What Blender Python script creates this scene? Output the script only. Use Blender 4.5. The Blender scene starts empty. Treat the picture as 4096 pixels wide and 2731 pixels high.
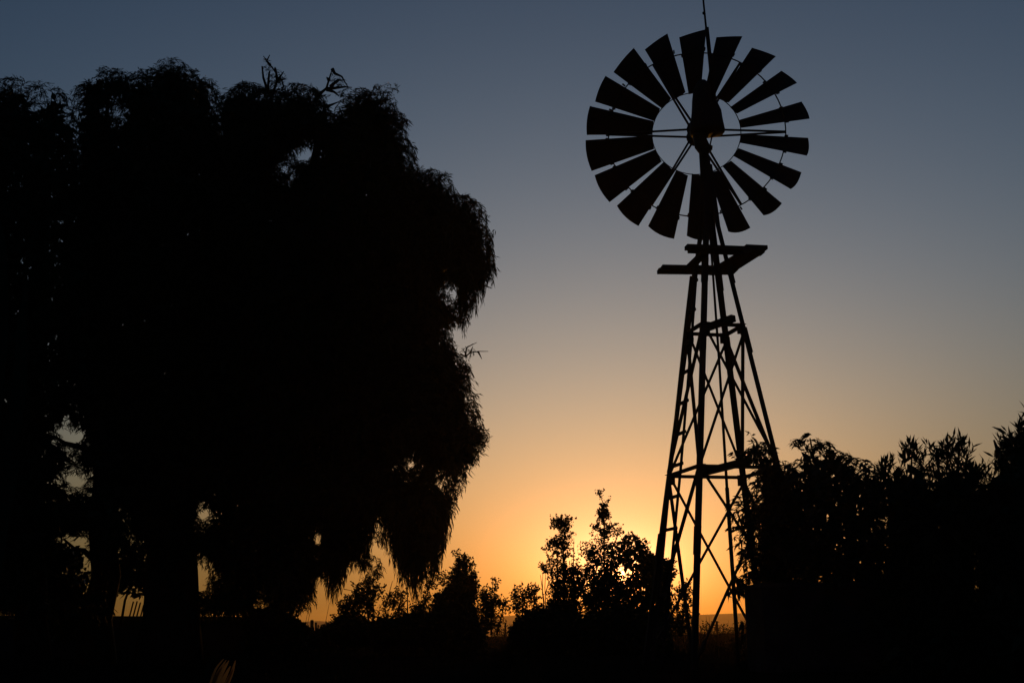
import bpy, math
import numpy as np
from mathutils import Matrix, Vector

sc = bpy.context.scene
COL = sc.collection
rad = math.radians

# ------------------------------------------------------------------ camera
IW, IH = 4096.0, 2731.0
FPX, PITCH, ROLL = 4803.9, rad(13.1745), -0.0128
EYE = np.array([0.0, 0.0, 0.65])
cp, sp = math.cos(PITCH), math.sin(PITCH)
_u0 = np.array([0, -sp, cp]); _r0 = np.array([1.0, 0, 0])
CF = np.array([0, cp, sp])
CU = math.cos(ROLL) * _u0 - math.sin(ROLL) * _r0
CR = math.cos(ROLL) * _r0 + math.sin(ROLL) * _u0
cd = bpy.data.cameras.new('camera'); cam = bpy.data.objects.new('camera', cd); COL.objects.link(cam)
cd.sensor_width = 36.0; cd.lens = FPX * 36.0 / IW; cd.clip_start = 0.05; cd.clip_end = 8000
m = Matrix((Vector(CR), Vector(CU), Vector(-CF))).transposed().to_4x4(); m.translation = Vector(EYE)
cam.matrix_world = m
sc.camera = cam

# ------------------------------------------------------------------ sky
SUN = np.array([0.0838839, 0.9957885, 0.0369971])
SUN_EL, SUN_AZ = math.asin(SUN[2]), math.atan2(SUN[0], SUN[1])
w = bpy.data.worlds.new('World'); sc.world = w; w.use_nodes = True
nt = w.node_tree; nt.nodes.clear()
def nn(t, **k):
    n = nt.nodes.new(t)
    for a, v in k.items(): setattr(n, a, v)
    return n
def mth(op, a, b=None, c=None):
    n = nn('ShaderNodeMath', operation=op)
    for i, v in enumerate((a, b, c)):
        if v is None: continue
        if isinstance(v, (int, float)): n.inputs[i].default_value = v
        else: nt.links.new(v, n.inputs[i])
    return n.outputs[0]
def vm(op, a, b=None, s=None):
    n = nn('ShaderNodeVectorMath', operation=op)
    for i, v in enumerate((a, b)):
        if v is None: continue
        if isinstance(v, (tuple, list)): n.inputs[i].default_value = v
        else: nt.links.new(v, n.inputs[i])
    if s is not None: nt.links.new(s, n.inputs['Scale'])
    return n.outputs[1] if op in ('LENGTH', 'DISTANCE') else n.outputs[0]
tc = nn('ShaderNodeTexCoord'); sep = nn('ShaderNodeSeparateXYZ')
vdir = vm('NORMALIZE', tc.outputs['Generated'])
nt.links.new(vdir, sep.inputs[0])
az = mth('SUBTRACT', mth('ARCTAN2', sep.outputs[0], sep.outputs[1]), SUN_AZ)
el = mth('ARCSINE', sep.outputs[2])
dist = mth('SQRT', mth('ADD', mth('POWER', mth('ABSOLUTE', mth('MULTIPLY', az, 0.549)), 2.0),
                       mth('POWER', mth('ABSOLUTE', mth('SUBTRACT', el, SUN_EL)), 2.0)))
glow = None
# forward scattering of the dusty evening air round the sun
for sig, colr in ((1.02, (5.0, 3.7, 5.2)), (4.240, (1.940, 0.774, 0.0)), (10.621, (0.296, 0.496, 0.691))):
    e = mth('EXPONENT', mth('MULTIPLY', dist, -1.0 / rad(sig)))
    v = vm('SCALE', colr, s=e)
    glow = v if glow is None else vm('ADD', glow, v)
# the sun's own disc
disc = nn('ShaderNodeMapRange'); disc.inputs[1].default_value = 0.0052; disc.inputs[2].default_value = 0.0044
nt.links.new(vm('DISTANCE', vdir, tuple(SUN)), disc.inputs[0])
glow = vm('ADD', glow, vm('SCALE', (14.0, 9.0, 9.0), s=disc.outputs[0]))
# extinction towards the horizon
eh = mth('EXPONENT', mth('MULTIPLY', mth('MAXIMUM', el, 0.0), -1.0 / rad(5.63)))
comb = nn('ShaderNodeCombineXYZ')
for i, tau in enumerate((0.30, 1.06, 2.95)):
    nt.links.new(mth('EXPONENT', mth('MULTIPLY', eh, -tau)), comb.inputs[i])
sky = nn('ShaderNodeTexSky', sky_type='NISHITA'); sky.sun_disc = False
sky.sun_elevation = SUN_EL; sky.sun_rotation = SUN_AZ
sky.dust_density = 10.0; sky.air_density = 1.0; sky.ozone_density = 4.0
bg1 = nn('ShaderNodeBackground'); bg1.inputs[1].default_value = 0.0632
bg2 = nn('ShaderNodeBackground'); bg2.inputs[1].default_value = 1.0
nt.links.new(vm('MULTIPLY', sky.outputs[0], comb.outputs[0]), bg1.inputs[0])
nt.links.new(vm('MULTIPLY', glow, comb.outputs[0]), bg2.inputs[0])
add = nn('ShaderNodeAddShader'); out = nn('ShaderNodeOutputWorld')
nt.links.new(bg1.outputs[0], add.inputs[0]); nt.links.new(bg2.outputs[0], add.inputs[1])
nt.links.new(add.outputs[0], out.inputs['Surface'])
# ------------------------------------------------------------------ sun
sl = bpy.data.lights.new('sun', 'SUN'); sl.energy = 0.28; sl.angle = rad(0.53); sl.color = (1.0, 0.42, 0.05)
so = bpy.data.objects.new('sun', sl); COL.objects.link(so)
so.rotation_euler = Vector(-SUN).to_track_quat('-Z', 'Y').to_euler()
# ------------------------------------------------------------------ view
vs = sc.view_settings
vs.view_transform = 'Standard'; vs.look = 'None'; vs.exposure = 0.0; vs.gamma = 1.0; vs.use_curve_mapping = False
cy = sc.cycles
cy.max_bounces = 4; cy.diffuse_bounces = 2; cy.glossy_bounces = 2; cy.transmission_bounces = 2; cy.volume_bounces = 0
cy.use_denoising = True

# ------------------------------------------------------------------ helpers
def ray(x, y):
    x = np.asarray(x, float); y = np.asarray(y, float)
    return CF + CR * ((x - IW / 2) / FPX)[..., None] - CU * ((y - IH / 2) / FPX)[..., None]
def at(x, y, Y):
    r = ray(x, y); return EYE + r * (np.asarray(Y, float) / r[..., 1])[..., None]
def atz(x, y, z):
    r = ray(x, y); return EYE + r * ((z - EYE[2]) / r[..., 2])[..., None]
def project(P):
    d = P - EYE; z = d @ CF
    return IW / 2 + FPX * (d @ CR) / z, IH / 2 - FPX * (d @ CU) / z

def material(name, c, rough=0.7, metal=0.0, var=0.35, scale=6.0, c2=None, bump=0.0, spec=0.06):
    mt = bpy.data.materials.new(name); mt.use_nodes = True
    t = mt.node_tree; b = t.nodes['Principled BSDF']
    b.inputs['Roughness'].default_value = rough; b.inputs['Metallic'].default_value = metal
    n = t.nodes.new('ShaderNodeTexNoise'); n.inputs['Scale'].default_value = scale; n.inputs['Detail'].default_value = 5
    o = t.nodes.new('ShaderNodeTexCoord'); t.links.new(o.outputs['Object'], n.inputs['Vector'])
    r = t.nodes.new('ShaderNodeValToRGB'); t.links.new(n.outputs[0], r.inputs[0])
    r.color_ramp.elements[0].position = 0.3; r.color_ramp.elements[1].position = 0.7
    lo = [v * (1 - var) for v in c]; hi = list(c2) if c2 else [v * (1 + var) for v in c]
    r.color_ramp.elements[0].color = (*lo, 1); r.color_ramp.elements[1].color = (*hi, 1)
    t.links.new(r.outputs[0], b.inputs['Base Color'])
    if bump:
        bp = t.nodes.new('ShaderNodeBump'); bp.inputs['Strength'].default_value = bump
        t.links.new(n.outputs[0], bp.inputs['Height']); t.links.new(bp.outputs[0], b.inputs['Normal'])
    b.inputs['Specular IOR Level'].default_value = spec
    return mt
M = dict(
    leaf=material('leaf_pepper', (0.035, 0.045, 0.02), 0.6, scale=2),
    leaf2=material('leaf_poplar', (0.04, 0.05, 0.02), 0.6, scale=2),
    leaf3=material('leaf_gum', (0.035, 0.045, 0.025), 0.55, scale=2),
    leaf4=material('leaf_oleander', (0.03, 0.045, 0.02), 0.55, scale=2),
    lit_leaf=material('lit_strap_leaf', (0.40, 0.27, 0.10), 0.4, spec=0.3, scale=14, c2=(0.52, 0.33, 0.11)),  # pale warm colour stands in for sunset light on the strap blades
    bark=material('bark', (0.05, 0.038, 0.028), 0.9, scale=9, bump=0.6),
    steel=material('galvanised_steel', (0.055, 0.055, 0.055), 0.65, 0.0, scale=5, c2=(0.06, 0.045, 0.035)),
    wood=material('weathered_wood', (0.05, 0.04, 0.03), 0.85, scale=11, bump=0.3),
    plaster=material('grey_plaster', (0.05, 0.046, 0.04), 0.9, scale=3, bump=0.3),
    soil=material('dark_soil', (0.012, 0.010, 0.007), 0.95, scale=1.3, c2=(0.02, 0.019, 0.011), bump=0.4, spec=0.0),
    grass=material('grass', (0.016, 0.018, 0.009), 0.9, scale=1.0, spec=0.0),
    hill=material('hill_scrub', (0.05, 0.05, 0.025), 0.9, scale=0.01, c2=(0.10, 0.085, 0.04)),
)

_t = M['lit_leaf'].node_tree; _tr = _t.nodes.new('ShaderNodeBsdfTranslucent'); _mx = _t.nodes.new('ShaderNodeMixShader'); _mx.inputs[0].default_value = 0.55
_b = _t.nodes['Principled BSDF']; _t.links.new(_b.inputs['Base Color'].links[0].from_socket, _tr.inputs['Color'])
_t.links.new(_b.outputs[0], _mx.inputs[1]); _t.links.new(_tr.outputs[0], _mx.inputs[2]); _t.links.new(_mx.outputs[0], _t.nodes['Material Output'].inputs['Surface'])

def mesh_obj(name, V, F, mat, parent=None, smooth=False):
    """V (n,3), F list of faces or int array (k,3|4)"""
    me = bpy.data.meshes.new(name)
    V = np.asarray(V, np.float32)
    if isinstance(F, np.ndarray):
        k, c = F.shape
        me.vertices.add(len(V)); me.vertices.foreach_set('co', V.ravel())
        me.loops.add(k * c); me.loops.foreach_set('vertex_index', F.astype(np.int32).ravel())
        me.polygons.add(k); me.polygons.foreach_set('loop_start', np.arange(0, k * c, c, dtype=np.int32))
        me.update(calc_edges=True)
    else:
        me.from_pydata(V.tolist(), [], F); me.update()
    if smooth: me.polygons.foreach_set('use_smooth', np.ones(len(me.polygons), bool))
    me.materials.append(M[mat] if isinstance(mat, str) else mat)
    o = bpy.data.objects.new(name, me); COL.objects.link(o)
    if parent is not None:
        o.parent = parent
        o.matrix_parent_inverse = parent.matrix_basis.inverted()
    return o
def thing(name, label, cat, loc, group=None):
    o = bpy.data.objects.new(name, None); COL.objects.link(o); o.location = Vector(loc)
    o.empty_display_size = 0.3
    o['label'] = label; o['category'] = cat
    if group: o['group'] = group
    return o
def tag(o, label, cat, group=None):
    o['label'] = label; o['category'] = cat
    if group: o['group'] = group
    return o

class MB:
    def __init__(s): s.v = []; s.f = []
    def add(s, V, F):
        b = len(s.v); s.v += [tuple(map(float, p)) for p in V]; s.f += [[i + b for i in f] for f in F]; return s
    def box(s, c, ax, ay, az, h):
        c = np.asarray(c, float); A = [np.asarray(a, float) for a in (ax, ay, az)]
        V = [c + A[0] * i * h[0] + A[1] * j * h[1] + A[2] * k * h[2] for i in (-1, 1) for j in (-1, 1) for k in (-1, 1)]
        return s.add(V, [(0, 1, 3, 2), (4, 6, 7, 5), (0, 4, 5, 1), (2, 3, 7, 6), (0, 2, 6, 4), (1, 5, 7, 3)])
    def bar(s, a, b, wd, th, upv=(0, 0, 1)):
        """rectangular bar from a to b; wd along the side axis, th along the other"""
        a = np.asarray(a, float); b = np.asarray(b, float); d = b - a; L = np.linalg.norm(d); d = d / L
        u = np.asarray(upv, float); sd = np.cross(d, u)
        if np.linalg.norm(sd) < 1e-4: sd = np.cross(d, (1, 0, 0))
        sd /= np.linalg.norm(sd); t = np.cross(sd, d)
        return s.box((a + b) / 2, d, sd, t, (L / 2, wd / 2, th / 2))
    def tube(s, P, R, n=7, cap=True):
        P = [np.asarray(p, float) for p in P]; R = list(R) if hasattr(R, '__len__') else [R] * len(P)
        V = []; ref = None
        for i, p in enumerate(P):
            d = (P[min(i + 1, len(P) - 1)] - P[max(i - 1, 0)]); d = d / (np.linalg.norm(d) + 1e-9)
            if ref is None: ref = np.array([1.0, 0, 0]) if abs(d[0]) < 0.8 else np.array([0, 1.0, 0])
            a = np.cross(d, ref); a /= np.linalg.norm(a); b2 = np.cross(d, a); ref = np.cross(a, d)
            for k in range(n):
                t = 2 * math.pi * k / n
                V.append(p + R[i] * (math.cos(t) * a + math.sin(t) * b2))
        F = [(i * n + k, i * n + (k + 1) % n, (i + 1) * n + (k + 1) % n, (i + 1) * n + k) for i in range(len(P) - 1) for k in range(n)]
        if cap: F += [tuple(range(n))[::-1], tuple(range((len(P) - 1) * n, len(P) * n))]
        return s.add(V, F)
    def build(s, name, mat, parent=None, smooth=False):
        return mesh_obj(name, s.v, s.f, mat, parent, smooth)

# ------------------------------------------------------------------ ground and hills
def vnoise(x, y, seed=0):
    """cheap smooth value noise"""
    xi = np.floor(x).astype(np.int64); yi = np.floor(y).astype(np.int64); fx = x - xi; fy = y - yi
    fx = fx * fx * (3 - 2 * fx); fy = fy * fy * (3 - 2 * fy)
    def h(a, b):
        n = (a * 374761393 + b * 668265263 + seed * 1442695041) & 0x7fffffff
        n = ((n ^ (n >> 13)) * 1274126177) & 0x7fffffff
        return (n % 100003) / 100003.0
    return (h(xi, yi) * (1 - fx) + h(xi + 1, yi) * fx) * (1 - fy) + (h(xi, yi + 1) * (1 - fx) + h(xi + 1, yi + 1) * fx) * fy
def ground_z(x, y):
    x = np.asarray(x, float); y = np.asarray(y, float)
    near = 0.05 * (vnoise(x * 0.35, y * 0.35) - 0.5) + 0.03 * (vnoise(x * 1.1, y * 1.1, 3) - 0.5)
    drop = -0.95 * np.clip((y - 62) / 12, 0, 1) ** 1.5
    far = -9.0 * np.clip((y - 76) / 500, 0, 1) ** 0.9
    return near + drop + far
def sym_axis(vals): return np.array([-v for v in vals[::-1] if v] + list(vals), float)
gx = sym_axis([0] + list(np.linspace(0.6, 30, 50)) + [35, 42, 52, 70, 100, 150, 250, 400, 700, 1200, 2000, 3500])
gy = np.concatenate([[-3500, -1500, -600, -200, -60, -20, -8], np.linspace(-4, 80, 130), [85, 92, 100, 115, 135, 160, 200, 260, 340, 450, 600, 900, 1300, 1700, 2500, 4000]])
GX, GY = np.meshgrid(gx, gy)
GV = np.stack([GX, GY, ground_z(GX, GY)], -1).reshape(-1, 3)
nx, ny = len(gx), len(gy)
ii = (np.arange(ny - 1)[:, None] * nx + np.arange(nx - 1)[None]).ravel()
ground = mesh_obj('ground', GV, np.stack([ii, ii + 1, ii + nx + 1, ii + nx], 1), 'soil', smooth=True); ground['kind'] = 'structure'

hxs = np.linspace(-1500, 1500, 260); prof = np.linspace(0, 1, 16)
HX, HT = np.meshgrid(hxs, prof)
ridge = at(np.array([2048.0]), np.array([2462.0]), 1350.0)[0, 2] + 3.2 * (vnoise(hxs * 0.006 + 5, hxs * 0) - 0.5) * 2 + 1.3 * (vnoise(hxs * 0.045, hxs * 0, 2) - 0.5) + 0.8 * (vnoise(hxs * 0.2, hxs * 0, 4) - 0.5) + hxs * 0.0022
HY = 950 + 400 * HT
HZ = -9.8 + (ridge[None] + 9.8) * np.sin(HT * math.pi / 2) ** 1.3 + (vnoise(HX * 0.05, HY * 0.05, 7) - 0.5) * 1.2 * (HT > 0) * (HT < 1)
back = np.stack([hxs, np.full_like(hxs, 1600), np.full_like(hxs, -12.0)], 1)
HV = np.concatenate([np.stack([HX, HY, HZ], -1).reshape(-1, 3), back])
nx, ny = len(hxs), len(prof) + 1
ii = (np.arange(ny - 1)[:, None] * nx + np.arange(nx - 1)[None]).ravel()
hills = mesh_obj('hills', HV, np.stack([ii, ii + 1, ii + nx + 1, ii + nx], 1), 'hill', smooth=True); hills['kind'] = 'structure'

# haze: the dusty evening air that the far hills fade into
hb = MB().box((0, 850, 0.5), (1, 0, 0), (0, 1, 0), (0, 0, 1), (1900, 950, 15.0))
haze_m = bpy.data.materials.new('haze_air'); haze_m.use_nodes = True
t = haze_m.node_tree; t.nodes.clear()
pv = t.nodes.new('ShaderNodeVolumePrincipled'); mo = t.nodes.new('ShaderNodeOutputMaterial')
pv.inputs['Color'].default_value = (1.0, 0.70, 0.36, 1); pv.inputs['Density'].default_value = 0.0003; pv.inputs['Anisotropy'].default_value = 0.8
t.links.new(pv.outputs[0], mo.inputs['Volume'])
haze = hb.build('haze', haze_m); haze['kind'] = 'stuff'

# ------------------------------------------------------------------ windmill
BX, BY, ROT = 3.1298, 18.0, 0.2367
E0 = EYE[2]
ca, sa = math.cos(ROT), math.sin(ROT)
FA = np.array([ca, sa, 0]); FB = np.array([-sa, ca, 0])
SG = {'B': (-1, -1), 'D': (1, -1), 'A': (-1, 1), 'C': (1, 1)}
def half(z):                     # half side of the tower at world height z
    e = z - E0
    return 0.9169 - 0.1347 * e if e < 6.0 else max(0.1087 - 0.055 * (e - 6.0), 0.03)
def leg(n, z, inset=0.0):
    a, b = SG[n]; h = half(z) - inset
    return np.array([BX, BY, 0]) + FA * a * h + FB * b * h + np.array([0, 0, z])
ZL, ZU, ZP, ZT = 2.184 + E0, 4.3786 + E0, 5.53 + E0, 7.05 + E0
mill = thing('windmill', 'steel wind pump with eighteen-bladed wheel on a braced four-legged lattice tower', 'windmill', (BX, BY, 0))
def angle_iron(mb, P, d1, d2, L, t=0.009):
    """L section swept along the points P; flanges run along d1 and d2 from the corner"""
    prof = [(0, 0), (L, 0), (L, t), (t, t), (t, L), (0, L)]
    V = [p + d1 * u + d2 * v for p in P for u, v in prof]
    n = 6; F = [(i * n + k, i * n + (k + 1) % n, (i + 1) * n + (k + 1) % n, (i + 1) * n + k) for i in range(len(P) - 1) for k in range(n)]
    F += [tuple(range(n))[::-1], tuple(range((len(P) - 1) * n, len(P) * n))]
    mb.add(V, F)
for n in 'ABCD':
    a, b = SG[n]
    mb = MB(); angle_iron(mb, [leg(n, z, -0.02) for z in (-0.25, ZL, ZU, ZP, 6.0 + E0, ZT)], -FA * a, -FB * b, 0.075)
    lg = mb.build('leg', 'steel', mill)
    for z in (ZU - 0.25, 5.25 + E0, 1.1 + E0):      # splice plates where two lengths of angle iron overlap
        pl = MB(); angle_iron(pl, [leg(n, z - 0.2, -0.033), leg(n, z + 0.2, -0.033)], -FA * a, -FB * b, 0.085)
        pl.build('splice_plate', 'steel', lg)
FACES = (('A', 'C'), ('B', 'D'), ('A', 'B'), ('C', 'D'))
for z in (ZL, ZU):
    for p, q in FACES:
        P, Q = leg(p, z), leg(q, z); d = (Q - P) / np.linalg.norm(Q - P)
        mb = MB(); angle_iron(mb, [P - d * 0.03, Q + d * 0.03], np.array([0, 0, -1.0]), np.cross(d, (0, 0, 1)), 0.048, 0.007)
        mb.build('girt', 'steel', mill)
for z0, z1 in ((ZL, ZU), (0.05, ZL)):
    for p, q in FACES:
        for k, (lo, hi) in enumerate(((p, q), (q, p))):
            P, Q = leg(lo, z0 + 0.04, 0.006 + 0.014 * k), leg(hi, z1 - 0.06, 0.006 + 0.014 * k)
            nf = np.cross(leg(q, z0) - leg(p, z0), np.array([0, 0, 1.0])); nf /= np.linalg.norm(nf)
            dd_ = (Q - P) / np.linalg.norm(Q - P); mb = MB(); angle_iron(mb, [P, Q], np.cross(dd_, nf), nf, 0.042, 0.006)
            mb.build('brace', 'steel', mill)
for z in (ZL, ZU):
    for p, q in FACES:
        P, Q = leg(p, z), leg(q, z); d = (Q - P) / np.linalg.norm(Q - P); nf = np.cross(d, (0, 0, 1.0))
        for c0, s in ((P, 1), (Q, -1)):
            g_ = MB().box(c0 + d * s * 0.05 - np.array([0, 0, 0.07]), d, nf, (0, 0, 1), (0.055, 0.005, 0.085)).build('gusset_plate', 'steel', mill)
            MB().tube([c0 + d * s * 0.04 - nf * 0.02 - np.array([0, 0, 0.03]), c0 + d * s * 0.04 + nf * 0.02 - np.array([0, 0, 0.03])], 0.012, 6).build('bolt', 'steel', g_)
# wooden guide beams for the pump rod
for a, b in ((at(2816, 1888, 18.35), at(3000, 1841, 17.55)), (at(2806, 1318, 18.2), at(2935, 1272, 17.75))):
    MB().bar(a, b, 0.10, 0.10).build('guide_beam', 'wood', mill)
# pump rod
MB().tube([at(2838, 900, 18.0), at(2877, 1450, 18.0), at(2914, 2050, 18.0), at(2957, 2690, 18.0)], [0.017, 0.02, 0.023, 0.026], 8).build('pump_rod', 'steel', mill, True)
MB().tube([at(2908, 1950, 18.0), at(2957, 2690, 18.0)], 0.03, 8).build('pump_pipe', 'steel', mill, True)
# platform of planks
def plank(p0, p1, wd, name='platform_plank', dz=0.0):
    a = atz(p0[0], p0[1], ZP + dz); b = atz(p1[0], p1[1], ZP + dz)
    return MB().bar(a, b, wd, 0.06).build(name, 'wood', mill)
plank((2744, 989), (3040, 1000), 0.155)
plank((2756, 1000), (3049, 1011), 0.16, dz=0.004)
plank((2646, 1071), (2949, 1076), 0.17, dz=0.006)
plank((2632, 1084), (2938, 1087), 0.17)
plank((2975, 993), (3060, 997), 0.22, dz=0.05)
plank((2818, 1012), (2742, 1085), 0.12, 'platform_bearer', -0.062)
plank((3008, 1000), (2868, 1090), 0.14, dz=0.064)
plank((3042, 1001), (2902, 1091), 0.15, dz=0.062)
plank((2990, 1006), (2840, 1094), 0.14, 'platform_bearer', -0.062)
# ladder on the left face, its rungs getting shorter upwards
lad = MB()
def lrail(f, z): return leg('A', z) * (1 - f) + leg('B', z) * f + FA * (-0.05)
railL = lambda z: lrail(0.27 - 0.17 * (z - 0.3) / 5.6, z); railR = lambda z: lrail(0.49 + 0.17 * (z - 0.3) / 5.6, z)
lo = None
for k, f in enumerate((railL, railR)):
    mb = MB(); angle_iron(mb, [f(z) for z in (0.05, ZL, ZU, 5.9)], FB * (1 if k else -1), -FA, 0.042, 0.008)
    o = mb.build('ladder_rail', 'steel', mill)
    lo = lo or o
z = 0.55
while z < 5.8:
    MB().bar(railL(z), railR(z), 0.03, 0.045).build('ladder_rung', 'steel', mill); z += 0.475
# top casting
MB().tube([np.array([BX, BY, ZP + 0.75]), np.array([BX - 0.02, BY, ZT + 0.15]), np.array([BX - 0.06, BY, 7.35 + E0])], [0.10, 0.085, 0.05], 12).build('mast_casting', 'steel', mill, True)

# wheel
WC = np.array([3.0724, 18.4472, 7.7898 + E0]); WR = 1.8
YAW, TILT, BETA, TH0 = -0.1215, 0.0104, 0.5083, 1.5632
WN = np.array([math.sin(YAW) * math.cos(TILT), -math.cos(YAW) * math.cos(TILT), math.sin(TILT)])
WU = np.array([math.cos(YAW), math.sin(YAW), 0.0]); WV = np.cross(WN, WU); WV = WV if WV[2] > 0 else -WV
def wdir(th): return math.cos(th) * WU + math.sin(th) * WV
rw = np.random.default_rng(5)
for k in range(18):
    th = TH0 - rad(20) * k + rw.normal() * 0.006; bt = BETA + rw.normal() * 0.03; bend = rw.normal() * 0.012
    e = wdir(th); tg = math.sin(th) * WU - math.cos(th) * WV
    ch = math.cos(bt) * tg + math.sin(bt) * WN; nb = np.cross(e, ch)
    V = []; nr, nc = 5, 7
    for side in (0, 1):
        for i in range(nr):
            t = i / (nr - 1); r = 0.7223 + (WR - 0.7223) * t; wd = 0.2249 + (0.5038 - 0.2249) * t
            for j in range(nc):
                u = -1 + 2 * j / (nc - 1)
                bulge = 0.03 * (1 - u * u) * t
                V.append(WC + e * (r + bulge) + ch * u * wd / 2 + nb * (0.07 * wd * (1 - u * u) + 0.0022 * side) + WN * bend * t * t + tg * bend * u * t)
    F = []
    o2 = nr * nc
    for i in range(nr - 1):
        for j in range(nc - 1):
            a = i * nc + j
            F += [(a, a + 1, a + nc + 1, a + nc), (o2 + a, o2 + a + nc, o2 + a + nc + 1, o2 + a + 1)]
    edge = [j for j in range(nc)] + [i * nc + nc - 1 for i in range(1, nr)] + [(nr - 1) * nc + j for j in range(nc - 2, -1, -1)] + [i * nc for i in range(nr - 2, 0, -1)]
    for i in range(len(edge)):
        a, b = edge[i], edge[(i + 1) % len(edge)]; F.append((a, a + o2, b + o2, b))
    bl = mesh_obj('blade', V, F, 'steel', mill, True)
    for s in (-1, 1):
        q = WC + e * 0.80 * WR + ch * s * 0.205
        MB().bar(q - e * 0.02, q + e * 0.035 + ch * s * 0.012, 0.02, 0.03, WN).build('blade_clip', 'steel', bl)
for r, th_, nm in ((0.722, 0.008, 'inner_rim'), (0.80 * WR, 0.011, 'outer_rim')):
    P = [WC + wdir(2 * math.pi * i / 72) * r for i in range(73)]
    MB().tube(P, th_, 6, False).build(nm, 'steel', mill, True)
for k in range(6):
    th = TH0 - rad(20) * (4.62 + 3 * k)
    for s in (-1, 1):
        MB().tube([WC + WN * (0.16 * s) + wdir(th) * 0.09, WC + wdir(th) * (0.795 * WR) + WN * 0.012 * s], 0.019, 6).build('wheel_arm', 'steel', mill, True)
hub = MB().tube([WC - WN * 0.22, WC - WN * 0.2, WC + WN * 0.2, WC + WN * 0.22], [0.07, 0.11, 0.11, 0.07], 14)
hub = hub.build('hub', 'steel', mill, False)
for s in (-1, 1): MB().tube([WC + WN * (0.16 * s - 0.012), WC + WN * (0.16 * s + 0.012)], 0.16, 18).build('hub_flange', 'steel', hub)
MB().tube([WC, WC + WN * 0.62], 0.04, 10).build('axle', 'steel', mill, True)
# gearbox and bell-shaped hood (outline left, right at each height; about 0.5 m deep)
def loft(rows, Y, dep, name, mat, n=14):
    mb = MB(); V = []
    for y, xl, xr, dd in rows:
        c = at((xl + xr) / 2, y, Y); hw = np.linalg.norm(at(xr, y, Y) - at(xl, y, Y)) / 2
        for i in range(n):
            t = 2 * math.pi * i / n; cc, ss = math.cos(t), math.sin(t)
            cc = math.copysign(abs(cc) ** 0.7, cc); ss = math.copysign(abs(ss) ** 0.7, ss)
            V.append(c + np.array([hw * cc, dep * dd * ss, 0]))
    F = [(i * n + k, i * n + (k + 1) % n, (i + 1) * n + (k + 1) % n, (i + 1) * n + k) for i in range(len(rows) - 1) for k in range(n)]
    F += [tuple(range(n))[::-1], tuple(range((len(rows) - 1) * n, len(rows) * n))]
    mb.add(V, F); return mb.build(name, mat, mill, True)
loft([(326, 2799, 2822, .3), (338, 2784, 2831, .5), (360, 2773, 2845, .75), (395, 2769, 2858, .9), (420, 2768, 2868, .9), (455, 2766, 2884, 1), (490, 2762, 2890, 1), (515, 2758, 2896, 1), (529, 2760, 2899, 1), (534, 2764, 2860, .9)], 17.85, 0.24, 'gearbox_hood', 'steel')
loft([(520, 2768, 2836, 1), (560, 2776, 2824, 1), (585, 2780, 2836, 1), (604, 2794, 2846, .9), (616, 2806, 2832, .6), (636, 2807, 2829, .5)], 17.9, 0.15, 'gearbox', 'steel')
MB().bar(at(2849, 540, 17.8), at(2838, 592, 17.85), 0.016, 0.016).build('lever', 'steel', mill)
MB().bar(at(2830, 592, 17.85), at(2846, 590, 17.8), 0.06, 0.07).build('pivot_block', 'steel', mill)
pole = MB().tube([at(2852, 400, 17.6), at(2832, 190, 17.6), at(2813, 0, 17.6), at(2806, -70, 17.6)], [0.02, 0.019, 0.015, 0.014], 8)
pole = pole.build('lightning_rod', 'steel', mill, True)
MB().tube([at(2816.5, 57, 17.6), at(2815.5, 50, 17.6)], 0.026, 8).build('rod_collar', 'steel', pole)
MB().bar(at(2827, 112, 17.64), at(2857, 392, 17.64), 0.055, 0.05, (0, 1, 0)).build('rod_bracket', 'steel', mill)

# ------------------------------------------------------------------ foliage engine
def raster(polys, holes, res=4.0, pad=30):
    P = [np.asarray(p, float) for p in polys]; allp = np.concatenate(P)
    x0, y0 = allp.min(0) - pad; x1, y1 = allp.max(0) + pad
    xs = np.arange(x0, x1, res); ys = np.arange(y0, y1, res)
    X, Y = np.meshgrid(xs, ys)
    def inside(p):
        r = np.zeros(X.shape, bool); q = np.roll(p, -1, 0)
        for (ax, ay), (bx, by) in zip(p, q):
            if ay == by: continue
            c = ((ay > Y) != (by > Y)) & (X < (bx - ax) * (Y - ay) / (by - ay) + ax); r ^= c
        return r
    mk = np.zeros(X.shape, bool)
    for p in P: mk |= inside(p)
    for h in holes: mk &= ~inside(np.asarray(h, float))
    d = np.zeros(X.shape, np.int16); e = mk.copy()
    for _ in range(60):
        if not e.any(): break
        d[e] += 1
        n = e.copy()
        n[1:] &= e[:-1]; n[:-1] &= e[1:]; n[:, 1:] &= e[:, :-1]; n[:, :-1] &= e[:, 1:]
        n[0] = n[-1] = False; n[:, 0] = n[:, -1] = False
        e = n
    return mk, d * res, x0, y0, res
def look(R, x, y, arr):
    mk, d, x0, y0, res = R
    i = ((y - y0) / res).astype(int); j = ((x - x0) / res).astype(int)
    ok = (i >= 0) & (j >= 0) & (i < mk.shape[0]) & (j < mk.shape[1])
    v = np.zeros(x.shape, arr.dtype); v[ok] = arr[i[ok], j[ok]]; return v
def unit(v): return v / (np.linalg.norm(v, axis=-1, keepdims=True) + 1e-9)
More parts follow.
